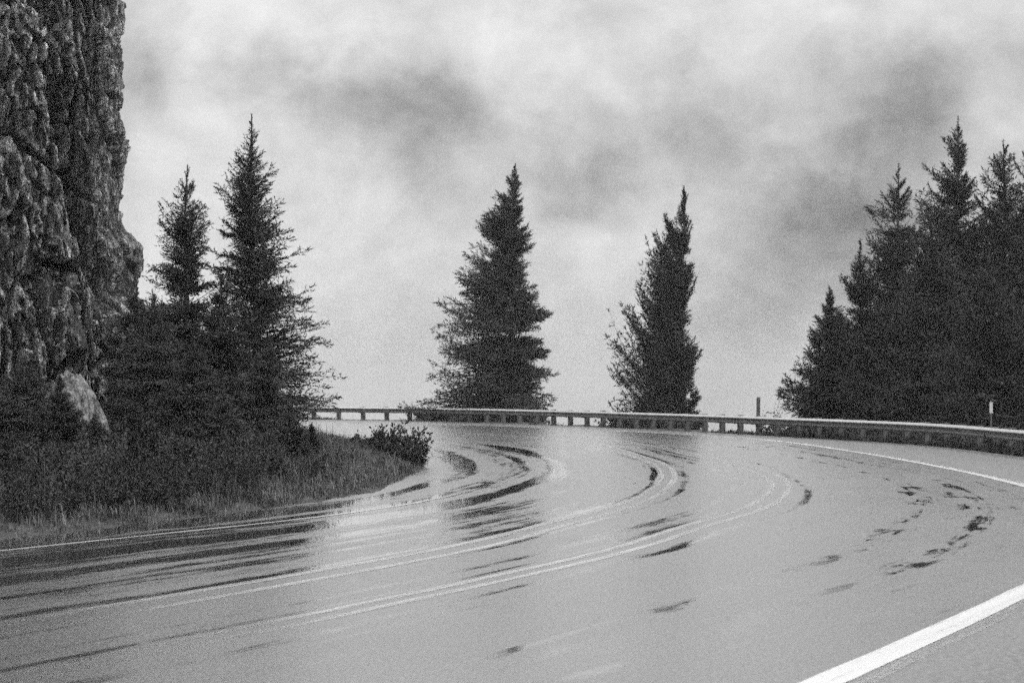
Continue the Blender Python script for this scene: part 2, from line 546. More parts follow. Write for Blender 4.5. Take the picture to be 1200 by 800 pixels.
# ------------------------------------------------------------------ road layout: cross sections, inner grass edge to outer rail
#      G (grass edge)   E (inner edge line)  L1               L2               O (outer edge line)  R (rail)
SEC = np.array([
    [(-31.5, -22), (-30, -23), (-24.5, -26), (-22.8, -26.8), (-18.8, -29.5), (-14, -32)],
    [(-15.7, 10.5), (-14.6, 10), (-8.9, 7.4), (-7.2, 6.7), (-3.5, 2.7), (5, -3)],
    [(-7.8, 26.8), (-6.5, 26), (-1.4, 23.9), (.25, 23.0), (5.2, 20.9), (13, 16)],
    [(-5.0, 33.3), (-3.1, 32.7), (.95, 31.3), (2.8, 30.4), (8.2, 28.7), (15.0, 28)],
    [(-3.2, 38.8), (-1.4, 38), (2.45, 37.2), (4.6, 36.4), (10.1, 36.8), (15.6, 38)],
    [(-2.6, 45), (-.2, 45), (3.5, 44.6), (5.9, 44.2), (10.85, 45), (15.5, 48)],
    [(-2.38, 52), (.3, 52), (4.02, 52.5), (6.1, 52.3), (11.05, 54), (15.0, 59.6)],
    [(-2.9, 60), (0, 60), (3.85, 61), (5.55, 61.5), (10.8, 65.4), (14.3, 71.5)],
    [(-4.6, 68), (-1.5, 69), (3.0, 72.5), (4.45, 74), (9.6, 79.5), (10.9, 84.0)],
    [(-7.5, 76), (-4.5, 77.5), (.5, 84), (1.8, 86), (5.7, 91.6), (6.4, 97.3)],
    [(-13, 85.0), (-10, 87), (-5, 95.5), (-3.7, 98), (-.5, 104.5), (1.0, 109.5)],
    [(-20.5, 93), (-18, 96), (-14, 106), (-13, 108.5), (-10, 115.5), (-6.3, 120.5)],
    [(-31, 100), (-30, 103), (-26.5, 113.5), (-26, 116), (-24, 123), (-20, 129)],
    [(-52, 107), (-51, 110), (-49, 121), (-48.5, 123.5), (-47, 130), (-45, 138)],
    [(-95, 112), (-95, 115), (-94, 126), (-94, 128.5), (-93, 136), (-92, 145)],
], dtype=float)
VV = np.array([-2.0, 0.0, 4.0, 6.0, 11.0, 15.0])
PER = 24
curves = [catmull(SEC[:, k, :], PER) for k in range(6)]
CV = np.stack(curves, 1)                       # (S,6,2)
seg = np.linalg.norm(np.diff(CV[:, 2], axis=0), axis=1)
U_ = np.concatenate([[0], np.cumsum(seg)])
U_ = U_ - U_[2 * PER]                          # u = 0 beside the near left of the picture


def road_pt(i, v):
    """point of cross section i (array) at across coordinate v (array)"""
    v = np.broadcast_to(v, np.shape(i))
    k = np.clip(np.searchsorted(VV, v, side='right') - 1, 0, 4)
    t = (v - VV[k]) / (VV[k + 1] - VV[k])
    return CV[i, k] * (1 - t)[:, None] + CV[i, k + 1] * t[:, None]


def grid_quads(nr, nc):
    i, j = np.meshgrid(np.arange(nr - 1), np.arange(nc - 1), indexing='ij')
    a = (i * nc + j).ravel()
    return np.stack([a, a + 1, a + nc + 1, a + nc], -1)


S_N = len(U_)
vs = np.unique(np.concatenate([np.linspace(VV[k], VV[k + 1], int(abs(VV[k + 1] - VV[k]) * 3) + 1) for k in range(5)] + [[15.6]]))
vs = vs[vs <= 15.0]
idx = np.arange(S_N)
rv = np.stack([road_pt(idx, v) for v in vs], 1)
flatv = np.concatenate([rv.reshape(-1, 2), np.zeros((S_N * len(vs), 1))], 1)
uv = np.stack([np.repeat(U_, len(vs)), np.tile(vs, S_N)], -1)
obj('road', make_mesh('road', flatv, quads=grid_quads(S_N, len(vs)), mat=M_ROAD, uvs=uv, smooth=True), kind='structure')


def stripe(name, v0, width, m, i0=0, i1=None, z=0.004):
    i1 = S_N if i1 is None else i1
    ii = np.arange(i0, i1)
    if np.isscalar(v0):
        v0 = np.full(len(ii), v0)
    c = road_pt(ii, v0)
    tan = unit(np.gradient(c, axis=0))
    nr = np.stack([tan[:, 1], -tan[:, 0]], -1)
    k = 4
    rows = []
    for q in np.linspace(-.5, .5, k):
        rag = (vnoise(U_[ii] * 3.1, np.full(len(ii), q * 9.7), 5) - .5) * 0.02
        rows.append(np.concatenate([c + nr * (q * width + rag[:, None]), np.full((len(ii), 1), z)], 1))
    v = np.stack(rows, 1).reshape(-1, 3)
    u = np.stack([np.repeat(U_[ii], k), (v0[:, None] + np.linspace(-.5, .5, k)[None] * width).ravel()], -1)
    return obj(name, make_mesh(name, v, quads=grid_quads(len(ii), k), mat=m, uvs=u, smooth=True), kind='structure')


stripe('outer_edge_line', 11.0, .29, M_PAINT)
stripe('outer_edge_line_ghost', 11.10, .15, M_PAINT_GHOST)
stripe('inner_edge_line', 0.0, .13, M_PAINT_EDGE, 0, 5 * PER)
stripe('centre_line', 3.66, .15, M_PAINT_WORN)
stripe('centre_line', 4.0, .14, M_PAINT_WORN)
stripe('lane_line', 5.74, .13, M_PAINT_WORN)
stripe('lane_line', 6.05, .13, M_PAINT_WORN)

# ------------------------------------------------------------------ ground

def signed_dist(px, py, curve):
    """signed distance to polyline, positive to the right of its direction"""
    A, B = curve[:-1], curve[1:]
    best = np.full(px.shape, 1e18)
    sgn = np.ones(px.shape)
    for a, b in zip(A, B):
        ab = b - a
        t = np.clip(((px - a[0]) * ab[0] + (py - a[1]) * ab[1]) / (ab @ ab), 0, 1)
        dx, dy = px - (a[0] + t * ab[0]), py - (a[1] + t * ab[1])
        d = dx * dx + dy * dy
        c = ab[0] * (py - a[1]) - ab[1] * (px - a[0])
        m = d < best
        best = np.where(m, d, best)
        sgn = np.where(m, np.where(c < 0, 1.0, -1.0), sgn)
    return np.sqrt(best) * sgn


def ext(curve):
    a = curve[0] + (curve[0] - curve[4]) * 150
    b = curve[-1] + (curve[-1] - curve[-5]) * 150
    return np.vstack([a, curve[::4], curve[-1], b])


GC, RC = ext(curves[0]), ext(curves[5])


def ground_z(x, y):
    x, y = np.asarray(x, float), np.asarray(y, float)
    din = -signed_dist(x, y, GC)            # >0 inside the bend, on the grass
    dout = signed_dist(x, y, RC)            # >0 beyond the rail
    z = np.full(x.shape, -0.03)
    n = fbm(x * .35, y * .35, 3, 4) - .5
    bank = np.clip(din, 0, None)
    zi = -0.03 + 0.09 * np.clip(bank / .25, 0, 1) + np.minimum(bank, 14) * 0.075 + n * 0.35 * np.clip(bank / 3, 0, 1) + np.clip(bank - 22, 0, 60) * .55
    zo = -0.03 + 0.05 * np.clip(dout / .3, 0, 1) - np.clip(dout - 1.6, 0, None) * 0.62 + n * np.clip(dout / 6, 0, 1) * 1.2
    zo = np.maximum(zo, -150 + n * 12)
    z = np.where(din > 0, zi, z)
    z = np.where(dout > 0, zo, z)
    return z


def spaced(lo, hi, step, far, nfar):
    core = np.arange(lo, hi + step / 2, step)
    g = (far / 10.0) ** (np.arange(1, nfar + 1) / nfar) * 10
    g = g - g[0] + step * 2
    return np.concatenate([(lo - g)[::-1], core, hi + g])


gx = spaced(-60, 40, 0.8, 3200, 34)
gy = spaced(-40, 150, 0.8, 3200, 34)
X, Y = np.meshgrid(gx, gy)
Z = ground_z(X.ravel(), Y.ravel())
obj('ground', make_mesh('ground', np.stack([X.ravel(), Y.ravel(), Z], -1), quads=grid_quads(len(gy), len(gx)), mat=M_SOIL, smooth=True), kind='structure')

# ------------------------------------------------------------------ cliff
# plan of the face (x, y) from off-frame left, round the right-hand corner and back into the hill
plan = catmull([(-34, 30), (-27, 42), (-20, 50), (-15.5, 54.5), (-12.6, 56.5), (-11.35, 57.3), (-11.05, 58.6), (-11.6, 61), (-13.0, 66), (-16, 76), (-22, 90)], 40)
pl = np.concatenate([[0], np.cumsum(np.linalg.norm(np.diff(plan, axis=0), axis=1))])
NU, NZ = 620, 430
# dense where the picture shows the face
u_see0 = pl[np.argmin(np.abs(plan[:, 0] + 17.5) + (plan[:, 1] > 60) * 99)]
u_see1 = pl[np.argmin(np.linalg.norm(plan - np.array([-11.6, 61]), axis=1))]
ua = np.concatenate([np.linspace(0, u_see0, 110, endpoint=False), np.linspace(u_see0, u_see1, 400, endpoint=False), np.linspace(u_see1, pl[-1], 110)])
za = np.concatenate([np.linspace(-1.5, 14.5, 370, endpoint=False), np.linspace(14.5, 34, 60)])
UU, ZZ = np.meshgrid(ua, za)
bx = np.interp(UU, pl, plan[:, 0])
by = np.interp(UU, pl, plan[:, 1])
tx = np.interp(UU, pl, np.gradient(plan[:, 0], pl))
ty = np.interp(UU, pl, np.gradient(plan[:, 1], pl))
tl = np.hypot(tx, ty)
nx, ny = ty / tl, -tx / tl                      # outward normal (to the right of the direction)
# fractures lean: sheared coordinates
uu = UU + 0.10 * ZZ
wx = (fbm(uu * .5, ZZ * .3, 41, 3) - .5) * 1.3
h1, e1 = facets((uu + wx * .5) / 1.3, ZZ / 4.2, 1, (2.0, 1.6))
h2, e2 = facets((uu + wx * .4) / .46, ZZ / 1.35, 5, (2.4, 1.8))
h3, e3 = facets((uu + wx * .3) / .18, ZZ / .40, 9, (2.4, 2.0))
h4, e4 = facets(uu / .10, ZZ / .22, 13)
disp = h1 * .80 + h2 * .42 + h3 * .20 + h4 * .07 + (fbm(uu * 2, ZZ * 2, 51, 4) - .5) * .14 - .92
disp -= np.exp(-(e1 / .04) ** 2) * .5 + np.exp(-(e2 / .05) ** 2) * .10
edge_w = np.clip((UU - (u_see1 - 5.0)) / 2.5, 0, 1)   # calmer at the silhouette corner so its outline follows the photograph
disp = disp * (1 - .62 * edge_w)
# lower part steps outwards at the corner (the bulge at 5-6.5 m), a boulder ledge lower down
zb = ZZ
disp += np.clip((6.6 - zb) / .5, 0, 1) * .42 * edge_w + np.clip((4.9 - zb) / .8, 0, 1) * .25 + np.clip((10.0 - zb) / .3, 0, 1) * .10 * edge_w
disp -= .22 * edge_w * np.clip((ZZ - 5.7) / 1.3, 0, 1)
disp += .12 * edge_w * (fbm(ZZ * 1.1, ZZ * 0 + 3, 61, 4) - .5) * 2
# nearer buttress on the left: its right edge runs down to the right, the cleft behind it is deep
screen_x = bx / by * F_PX + 600
bedge = np.interp(HZ - (ZZ - CAM_H) / by * F_PX, [0, 130, 200, 250, 300, 345, 380, 480], [22, 40, 52, 60, 74, 93, 86, 100])
k = bedge - screen_x
butt = np.clip(k / 10.0 + .5, 0, 1)
disp += butt * (1.7 + np.clip(ZZ < 30, 0, 1) * 0) * np.clip((16 - ZZ) / 5, 0.25, 1)
clf = np.exp(-((k + 24) / 22.0) ** 2) * np.clip((10.8 - ZZ) / 1.0, 0, 1) * np.clip((ZZ - 3.9) / .8, 0, 1)
disp -= clf * 1.9


def box_blur(a, r):
    for ax in (0, 1):
        p = np.pad(a, [(r + 1, r) if k == ax else (0, 0) for k in (0, 1)], mode='edge')
        c = np.cumsum(p, axis=ax)
        n_ = a.shape[ax]
        a = (np.take(c, np.arange(2 * r + 1, 2 * r + 1 + n_), ax) - np.take(c, np.arange(0, n_), ax)) / (2 * r + 1)
    return a


ridge_highlight = np.clip((disp - box_blur(disp, 5)) / .11, 0, 1)      # proud edges, lightened in the rock colour as painted highlights
lean = np.clip(ZZ, 0, 40) * -0.012
bx2, by2 = bx + nx * (disp + lean), by + ny * (disp + lean)
top = np.clip((ZZ - 29) / 5, 0, 1)
bx2 -= nx * top * 6
by2 -= ny * top * 6
cliff = thing('cliff', 'tall dark fractured rock cliff rising out of the picture at the left of the road', 'cliff', (-14, 57, 0))
cv = np.stack([bx2, by2, ZZ], -1).reshape(-1, 3) - np.array([-14, 57, 0])
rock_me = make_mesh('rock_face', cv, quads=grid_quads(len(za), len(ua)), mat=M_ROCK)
att = rock_me.attributes.new('ridge_highlight', 'FLOAT', 'POINT')
att.data.foreach_set('value', ridge_highlight.ravel().astype(np.float32))
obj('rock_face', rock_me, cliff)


def boulder(name, center, size, seed, m, label=None, cat='boulder', parent=None, group=None, shear=(0, 0), n=54, origin=(0, 0, 0)):
    lat = np.linspace(0, np.pi, n)
    lon = np.linspace(0, 2 * np.pi, 2 * n)
    A, B = np.meshgrid(lat, lon, indexing='ij')
    x, y, z = np.sin(A) * np.cos(B), np.sin(A) * np.sin(B), np.cos(A)
    # cut the ball with random planes: a faceted block
    r = np.full(A.shape, 1.0)
    rg = np.random.default_rng(seed)
    for q in range(16):
        d = unit(rg.normal(size=3))
        off = rg.uniform(.55, .85)
        dot = x * d[0] + y * d[1] + z * d[2]
        r = np.minimum(r, np.where(dot > 1e-3, off / np.maximum(dot, 1e-3), 9))
    r = r * (1 + .10 * (fbm(B * 6 + seed, A * 9, seed, 4) - .5) + .05 * (fbm(B * 25, A * 30, seed + 3, 2) - .5))
    r[:, -1] = r[:, 0]
    p = np.stack([x * r * size[0], y * r * size[1], z * r * size[2]], -1)
    p[..., 0] += p[..., 2] * shear[0]
    p[..., 1] += p[..., 2] * shear[1]
    p = p.reshape(-1, 3) + (np.array(center) - np.array(origin) if parent is not None else 0)
    me = make_mesh(name, p, quads=grid_quads(n, 2 * n), mat=m)
    if parent is not None:
        return obj(name, me, parent)
    o = obj(name, me, None, center, label=label, category=cat)
    if group:
        o['group'] = group
    return o


# blocks jutting at the corner of the cliff
for (px, py, rx, rz, sd) in ((156, 312, .27, .34, 5), (108, 372, .40, .75, 14), (90, 395, .34, .60, 16), (128, 392, .36, .55, 19), (30, 300, .5, .9, 25), (52, 350, .4, .8, 27)):
    yy = 57.0 if px > 100 else 54.8
    boulder('rock_block', (xat(px, yy), yy, zat(py, yy)), (rx, .5, rz), sd, M_ROCK, parent=cliff, n=34, origin=(-14, 57, 0))

# pale tongue of rock sloping down to the right through the brush
lv = []
NL, NW = 90, 40
edge_px = [(80, 429), (86, 434), (100, 446), (117, 470), (130, 497), (140, 530), (149, 575)]
for i in range(NL):
    t = i / (NL - 1) * (len(edge_px) - 1)
    a = int(min(t, len(edge_px) - 2))
    f = t - a
    ex = edge_px[a][0] * (1 - f) + edge_px[a + 1][0] * f
    ey = edge_px[a][1] * (1 - f) + edge_px[a + 1][1] * f
    for j in range(NW):
        q = j / (NW - 1)
        yd = 47.6 - 2.4 * q
        lv.append((xat(ex, 47.6) - .50 * q, yd, zat(ey, 47.6) - 2.1 * q ** 1.1))
lv = np.array(lv)
hh, ee = facets(lv[:, 0] * 1.6 + lv[:, 2] * .9, lv[:, 2] * .8, 71)
h5, e5 = facets(lv[:, 0] * 5 + lv[:, 2] * 3, lv[:, 2] * 2.6, 73)
lv[:, 1] -= (hh * .35 + h5 * .14)
lv[:, 2] += (hh - .5) * .22 + (h5 - .5) * .10
back = lv.reshape(NL, NW, 3)[:, 0:1].copy()
back[..., 1] += 3.0
back[..., 0] -= 1.0
full = np.concatenate([back, lv.reshape(NL, NW, 3)], 1).reshape(-1, 3)
base = np.array([xat(110, 47.5), 47.0, 0])
ledge = obj('rock_ledge', make_mesh('rock_ledge', full - base, quads=grid_quads(NL, NW + 1)[:, ::-1], mat=M_LEDGE), None, base,
            label='pale sloping tongue of bare rock at the foot of the cliff above the roadside brush', category='rock')

# ------------------------------------------------------------------ conifers

def conifer(name, label, base, top, prof_l, prof_r, seed, n_br=190, K=11, needle=.085, up=25, group=None, m=None, low=.02, dens=1.0,
            sparse_top=.16, lift=.25, trunk_r=None, M=6, cat='tree', parent=None, open_top=.7, gaps=.16, tiers=2.1, fat=1.0, west=0.0):
    """prof_l / prof_r: (height fraction, reach in metres) to the picture's left / right"""
    rg = np.random.default_rng(seed)
    m = m or M_NEEDLE
    n_br = int(n_br * 1.6)
    base, top = np.array(base, float), np.array(top, float)
    H = top[2] - base[2]
    t = parent or thing(name, label, cat, base, group)
    origin = base.copy() if parent is None else np.array(parent.location)
    tz = np.linspace(0, 1, 16)
    sway = np.sin(tz * 7 + seed) * .012 * H * (1 - tz) * tz * 3
    axis = np.stack([(top[0] - base[0]) * tz + sway, (top[1] - base[1]) * tz, H * tz], -1)
    shift = base - origin
    r0 = trunk_r or H * .014
    v, q = tube(axis, r0 * (1 - tz) ** .8 + .010, 9)
    obj('trunk', make_mesh('trunk', v + shift, quads=q, mat=M_BARK, smooth=True), t)

    pl_t, pl_r = np.array([p[0] for p in prof_l]), np.array([p[1] for p in prof_l])
    pr_t, pr_r = np.array([p[0] for p in prof_r]), np.array([p[1] for p in prof_r])
    # branch heights: whorls
    hb = low + (1 - low) * (1 - (1 - rg.random(n_br)) ** .72)
    nwh = max(9, int(H * tiers))
    main = rg.random(n_br) < .5                                           # the long boughs stand in whorls, the rest is filling
    hb = np.where(main & (hb < .93), np.round(hb * nwh) / nwh + rg.normal(0, .016, n_br), hb)
    hb = np.clip(hb, low, .992)
    az = rg.random(n_br) * 2 * np.pi
    az = np.where(rg.random(n_br) < west, np.pi + rg.normal(0, .65, n_br), az)      # more boughs on the long side
    wr = np.clip(.5 + np.cos(az) * .85, 0, 1)
    reach = np.interp(hb, pl_t, pl_r) * (1 - wr) + np.interp(hb, pr_t, pr_r) * wr
    irregular = np.where(main, .84 + .24 * rg.random(n_br), .30 + .40 * rg.random(n_br))
    lump = .80 + .36 * vnoise(hb * H * .9, az * 1.3 + 7, seed)
    reach = np.maximum(np.minimum(reach * irregular * lump * 1.05, reach * 1.04), .05)
    # branch curves
    s = np.linspace(0, 1, K)
    htip = hb.copy()
    steep = np.interp(hb, [0, .5, .85, 1], [up - 18, up, up + 18, up + 38]) + rg.normal(0, 6, n_br)
    tan_up = np.tan(np.radians(np.clip(steep, -20, 72)))
    sag = np.interp(hb, [0, .6, 1], [.45, .28, .05]) * (.45 + 1.1 * rg.random(n_br))
    net = reach * (tan_up - sag * 1.3 + lift) / H
    hb = np.clip(np.minimum(htip - net, htip - .004), .006, .995)      # where the bough leaves the trunk, so that its tip ends at htip
    tan_up = np.clip((htip - hb) * H / reach + sag * 1.3 - lift, -1.0, 4.0)
    zc = reach[:, None] * (tan_up[:, None] * s - sag[:, None] * s ** 2 * 1.3 + lift * s ** 3)
    # keep the reached height under the tip
    hx = np.cos(az)[:, None] * reach[:, None] * s
    hy = np.sin(az)[:, None] * reach[:, None] * s
    ax = np.stack([np.interp(hb, tz, axis[:, k]) for k in range(3)], -1)
    P = ax[:, None, :] + np.stack([hx, hy, zc], -1)                       # (N,K,3)
    P[:, :, 2] = np.minimum(P[:, :, 2], H * .995)
    T = unit(np.gradient(P, axis=1))
    # wood of the boughs
    vs_, qs_, off = [], [], 0
    kk = np.arange(0, K, 2)
    rad = (.006 + .010 * reach)[:, None] * (1 - s[kk])[None] + .004
    side = unit(np.cross(T, np.array([0, 0, 1.0])))
    upv = np.cross(side, T)
    angs = np.array([0, 2.1, 4.2])
    ring = P[:, kk, None, :] + (side[:, kk, None, :] * np.cos(angs)[None, None, :, None] + upv[:, kk, None, :] * np.sin(angs)[None, None, :, None]) * rad[:, :, None, None]
    nk = len(kk)
    b0 = (np.arange(n_br) * nk * 3)[:, None, None] + (np.arange(nk - 1) * 3)[None, :, None]
    j = np.arange(3)[None, None, :]
    j2 = (j + 1) % 3
    Q = np.stack([b0 + j, b0 + j2, b0 + 3 + j2, b0 + 3 + j], -1).reshape(-1, 4)
    obj('boughs', make_mesh('boughs', ring.reshape(-1, 3) + shift, quads=Q, mat=M_BARK, smooth=True), t, kind='stuff')
    # twigs, both sides of every bough plus the bough's own tip
    sn = s[None, 1:]
    nt = K - 1
    tl_ = fat * reach[:, None] * .36 * (1 - sn) ** .6 * np.clip(sn * 3, .4, 1) * (.55 + .75 * rg.random((n_br, nt))) + np.minimum(needle * 2.2, reach[:, None] * .35)
    tl_ = np.minimum(tl_, .75 if needle < .1 else 1.3)
    segs_p, segs_d = [], []
    for sd in (-1, 1):
        d = T[:, 1:] * .75 + sd * side[:, 1:] * (.55 + .4 * rg.random((n_br, nt, 1))) + np.array([0, 0, 1.0]) * rg.normal(-.05, .22, (n_br, nt, 1))
        segs_p.append(P[:, 1:])
        segs_d.append(unit(d) * tl_[..., None])
    d = T[:, 1:] * .5 + upv[:, 1:] * rg.normal(0, .7, (n_br, nt, 1)) + rg.normal(0, .25, (n_br, nt, 3))
    segs_p.append(P[:, 1:])
    segs_d.append(unit(d) * tl_[..., None] * .6)
    SP = np.concatenate([a.reshape(-1, 3) for a in segs_p])
    SD = np.concatenate([a.reshape(-1, 3) for a in segs_d])
    keep = rg.random(len(SP)) < np.clip(dens, 0, 1)
    # clumps missing here and there so the sky shows through
    gap = vnoise(SP[:, 0] * 1.6 / max(H / 10, 1) + 40 + SP[:, 1], SP[:, 2] * 1.9 / max(H / 10, 1), seed + 5)
    keep &= (gap > gaps) | (SP[:, 2] > .86 * H)
    keep &= rg.random(len(SP)) < np.interp(SP[:, 2] / H, [.55, .95], [1, open_top])
    SP, SD = SP[keep], SD[keep]
    # needles: thin blades raked forward along each twig
    u = (np.arange(M) + .5)[None, :] / M
    n_s = len(SP)
    base_p = SP[:, None] + SD[:, None] * (u[..., None] + rg.normal(0, .05, (n_s, M, 1)))
    sdn = unit(SD)[:, None]
    rnd = unit(rg.normal(0, 1, (n_s, M, 3)))
    nd = unit(sdn * 1.0 + rnd * .7)
    small = np.clip(np.linalg.norm(SD, axis=1) / (needle * 2.2), .35, 1)[:, None, None]
    ln = needle * (.7 + .9 * rg.random((n_s, M, 1))) * small
    sp = np.linalg.norm(SD, axis=1)[:, None, None] / M
    ln = np.maximum(ln, sp * 1.1)
    wdir = unit(np.cross(nd, unit(rg.normal(0, 1, (n_s, M, 3)))))
    wd = np.maximum(ln * .15, needle * .19 * small)
    A = base_p - wdir * wd
    B = base_p + wdir * wd
    C = base_p + nd * ln
    V = np.stack([A, B, C], 2).reshape(-1, 3)
    tri = np.arange(len(V)).reshape(-1, 3)
    # leader at the very top
    lt = np.linspace(.90, 1.0, 26)
    lp = np.stack([np.interp(lt, tz, axis[:, k]) for k in range(3)], -1)
    lp = np.repeat(lp, 5, 0)
    ld = unit(rg.normal(0, 1, lp.shape) * .8 + np.array([0, 0, .7])) * needle * .8
    lw = unit(np.cross(ld, rg.normal(0, 1, lp.shape))) * needle * .15
    V2 = np.stack([lp - lw, lp + lw, lp + ld], 1).reshape(-1, 3)
    V = np.concatenate([V, V2])
    tri = np.arange(len(V)).reshape(-1, 3)
    obj('crown', make_mesh('crown', V + shift, tris=tri, mat=m), t)
    return t


def tree_px(label, top_px, base_x, Yd, left, right, seed, name='spruce_tree', base_z=None, **kw):
    """profiles in photograph pixels: lists of (pixel row, half width in pixels)"""
    bxw = xat(base_x, Yd)
    bz = float(ground_z(np.array([bxw]), np.array([Yd]))[0]) - .05 if base_z is None else base_z
    tz_ = zat(top_px[1], Yd)
    tx_ = xat(top_px[0], Yd)
    H = tz_ - bz
    def conv(pr):
        out = [((zat(row, Yd) - bz) / H, wpx / F_PX * Yd) for row, wpx in pr]
        return sorted(out)
    return conifer(name, label, (bxw, Yd, bz), (tx_, Yd, tz_), conv(left), conv(right), seed, **kw)


# left group beside the cliff
tree_px('tall spruce nearest the cliff, with a bushy open top', (219, 194), 212, 51.5,
    [(194, 2), (220, 12), (240, 28), (258, 24), (280, 38), (330, 46), (400, 62), (480, 90), (545, 95)],
    [(194, 2), (220, 13), (245, 34), (262, 28), (290, 22), (330, 28), (400, 50), (480, 80), (545, 85)], 11, n_br=300, needle=.075, up=28, open_top=.4)
tree_px('tallest spruce on the left, ragged thin spire, long boughs over the grass', (294, 134), 300, 52.5,
    [(134, 1), (160, 9), (180, 16), (200, 26), (222, 42), (242, 26), (262, 46), (274, 34), (285, 54), (330, 56), (400, 75), (470, 80), (540, 80)],
    [(134, 1), (160, 10), (172, 7), (182, 18), (190, 12), (200, 32), (218, 20), (240, 45), (254, 26), (290, 64), (312, 46), (332, 76), (348, 56), (372, 84), (390, 64), (412, 92), (426, 74), (440, 102), (456, 78), (470, 100), (490, 72), (508, 90), (540, 70)],
    12, n_br=340, needle=.075, up=24, open_top=.35)
tree_px('slim dark spruce between the two tall spruces on the left', (258, 322), 262, 49.5,
    [(322, 2), (360, 16), (420, 38), (500, 55), (560, 60)], [(322, 2), (360, 16), (420, 36), (500, 56), (560, 60)], 13, n_br=190, needle=.07)
tree_px('broad dark young spruce filling the foot of the cliff behind the pale rock', (180, 345), 180, 48.6,
    [(345, 2), (380, 22), (440, 46), (520, 66), (570, 60)], [(345, 2), (380, 20), (440, 44), (520, 70), (570, 66)], 14, n_br=240, needle=.07, m=M_NEEDLE_PALE)
tree_px('bushy young spruce in front of the tallest spruce on the left', (316, 395), 306, 47.8,
    [(395, 3), (430, 24), (480, 44), (560, 60)], [(395, 3), (430, 14), (480, 22), (520, 34), (560, 44)], 15, n_br=190, needle=.07, m=M_NEEDLE_PALE)
tree_px('low wide spruce closest to the road edge on the left', (228, 400), 226, 45.2,
    [(400, 3), (440, 28), (500, 56), (575, 66)], [(400, 3), (440, 28), (500, 54), (575, 62)], 16, n_br=230, needle=.065, m=M_NEEDLE)
tree_px('young spruce in front of the cliff at the left edge of the picture', (28, 418), 30, 44.0,
    [(418, 3), (460, 30), (520, 52), (600, 60)], [(418, 3), (460, 28), (520, 44), (600, 50)], 17, n_br=210, needle=.065, m=M_NEEDLE_PALE)
tree_px('small round spruce just left of the pale sloping rock', (70, 440), 72, 43.0,
    [(440, 2), (470, 16), (500, 28), (550, 44), (605, 46)], [(440, 2), (465, 11), (490, 22), (520, 34), (605, 44)], 18, n_br=180, needle=.06)
tree_px('spindly spruce hard against the lower corner of the cliff', (160, 330), 150, 53.5,
    [(330, 2), (380, 24), (440, 36), (540, 44)], [(330, 2), (380, 22), (440, 34), (540, 44)], 19, n_br=170, needle=.07)
tree_px('squat young spruce below the pale sloping rock, at the back of the grass verge', (112, 486), 116, 42.0,
    [(486, 4), (530, 30), (600, 44)], [(486, 4), (530, 26), (600, 40)], 20, n_br=150, needle=.06, m=M_NEEDLE_PALE)
tree_px('spruce reaching in from beyond the left edge of the picture, at the cliff foot', (-50, 400), -50, 44.5,
    [(400, 3), (500, 60), (610, 80)], [(400, 3), (450, 30), (520, 56), (610, 70)], 21, n_br=200, needle=.065)

young = [((160, 474), 34.6, 44, 'young spruce in the brush left of the low wide spruce, close to the grass'),
         ((262, 462), 38.0, 44, 'young spruce in the brush right of the low wide spruce, close to the grass'),
         ((340, 474), 42.5, 30, 'small spruce under the right boughs of the tallest spruce on the left'),
         ((18, 500), 32.5, 46, 'lowest young spruce in the brush at the left edge of the picture'),
         ((204, 492), 35.5, 42, 'small spruce at the back of the grass directly below the low wide spruce'),
         ((64, 508), 32.8, 40, 'small spruce on the verge below and left of the pale sloping rock'),
         ((116, 520), 33.8, 38, 'small spruce on the verge right below the pale sloping rock'),
         ((306, 492), 39.6, 36, 'small spruce on the verge below the bushy young spruce'),
         ((366, 498), 47.0, 22, 'last little spruce before the verge narrows to its leafy tip')]
for k, (tp, yy, wd_, lab) in enumerate(young):
    tree_px(lab, tp, tp[0], yy, [(tp[1], 2), (tp[1] + 30, wd_ * .5), (tp[1] + 100, wd_)], [(tp[1], 2), (tp[1] + 30, wd_ * .5), (tp[1] + 100, wd_)], 160 + k, n_br=190, needle=.065,
            m=(M_NEEDLE, M_NEEDLE_FAR)[k % 2], name='young_spruce')

# lone spruce in the middle beyond the rail
tree_px('broad cone shaped lone spruce behind the middle of the guardrail', (604, 192), 594, 119.0,
    [(192, 1), (208, 10), (215, 7), (232, 26), (244, 18), (262, 40), (276, 28), (296, 54), (308, 40), (325, 66), (340, 50), (354, 86), (372, 62), (386, 90), (402, 72), (416, 98), (430, 78), (446, 108), (460, 90), (475, 122), (500, 120)],
    [(192, 1), (212, 11), (222, 6), (240, 15), (252, 9), (270, 19), (286, 26), (299, 12), (318, 26), (330, 20), (340, 36), (352, 24), (368, 44), (388, 24), (414, 40), (426, 28), (440, 52), (452, 36), (466, 60), (484, 46), (500, 60)],
    31, n_br=540, tiers=1.9, west=.2, needle=.15, up=24, m=M_NEEDLE_FAR, low=.03, base_z=-2.2, K=15, gaps=.24)
# wind-swept spruce with several leaders
gp_label = 'lone wind swept spruce behind the guardrail, boughs swept up on its left'
tree_px(gp_label, (802, 218), 798, 104.0,
    [(218, 1), (240, 6), (247, 10), (258, 22), (268, 12), (281, 39), (294, 22), (303, 60), (324, 34), (340, 58), (350, 46), (364, 84), (383, 54), (396, 90), (415, 60), (435, 90), (455, 62), (475, 82), (500, 74)],
    [(218, 1), (240, 7), (250, 4), (265, 11), (285, 8), (300, 13), (317, 23), (335, 8), (375, 8), (385, 14), (400, 9), (414, 23), (430, 8), (470, 18), (500, 14)],
    32, n_br=430, needle=.13, M=8, up=42, m=M_NEEDLE_FAR, low=.03, base_z=-2.0, lift=.6, K=15, gaps=.25, open_top=1.0, fat=.62, tiers=2.2, west=.55)

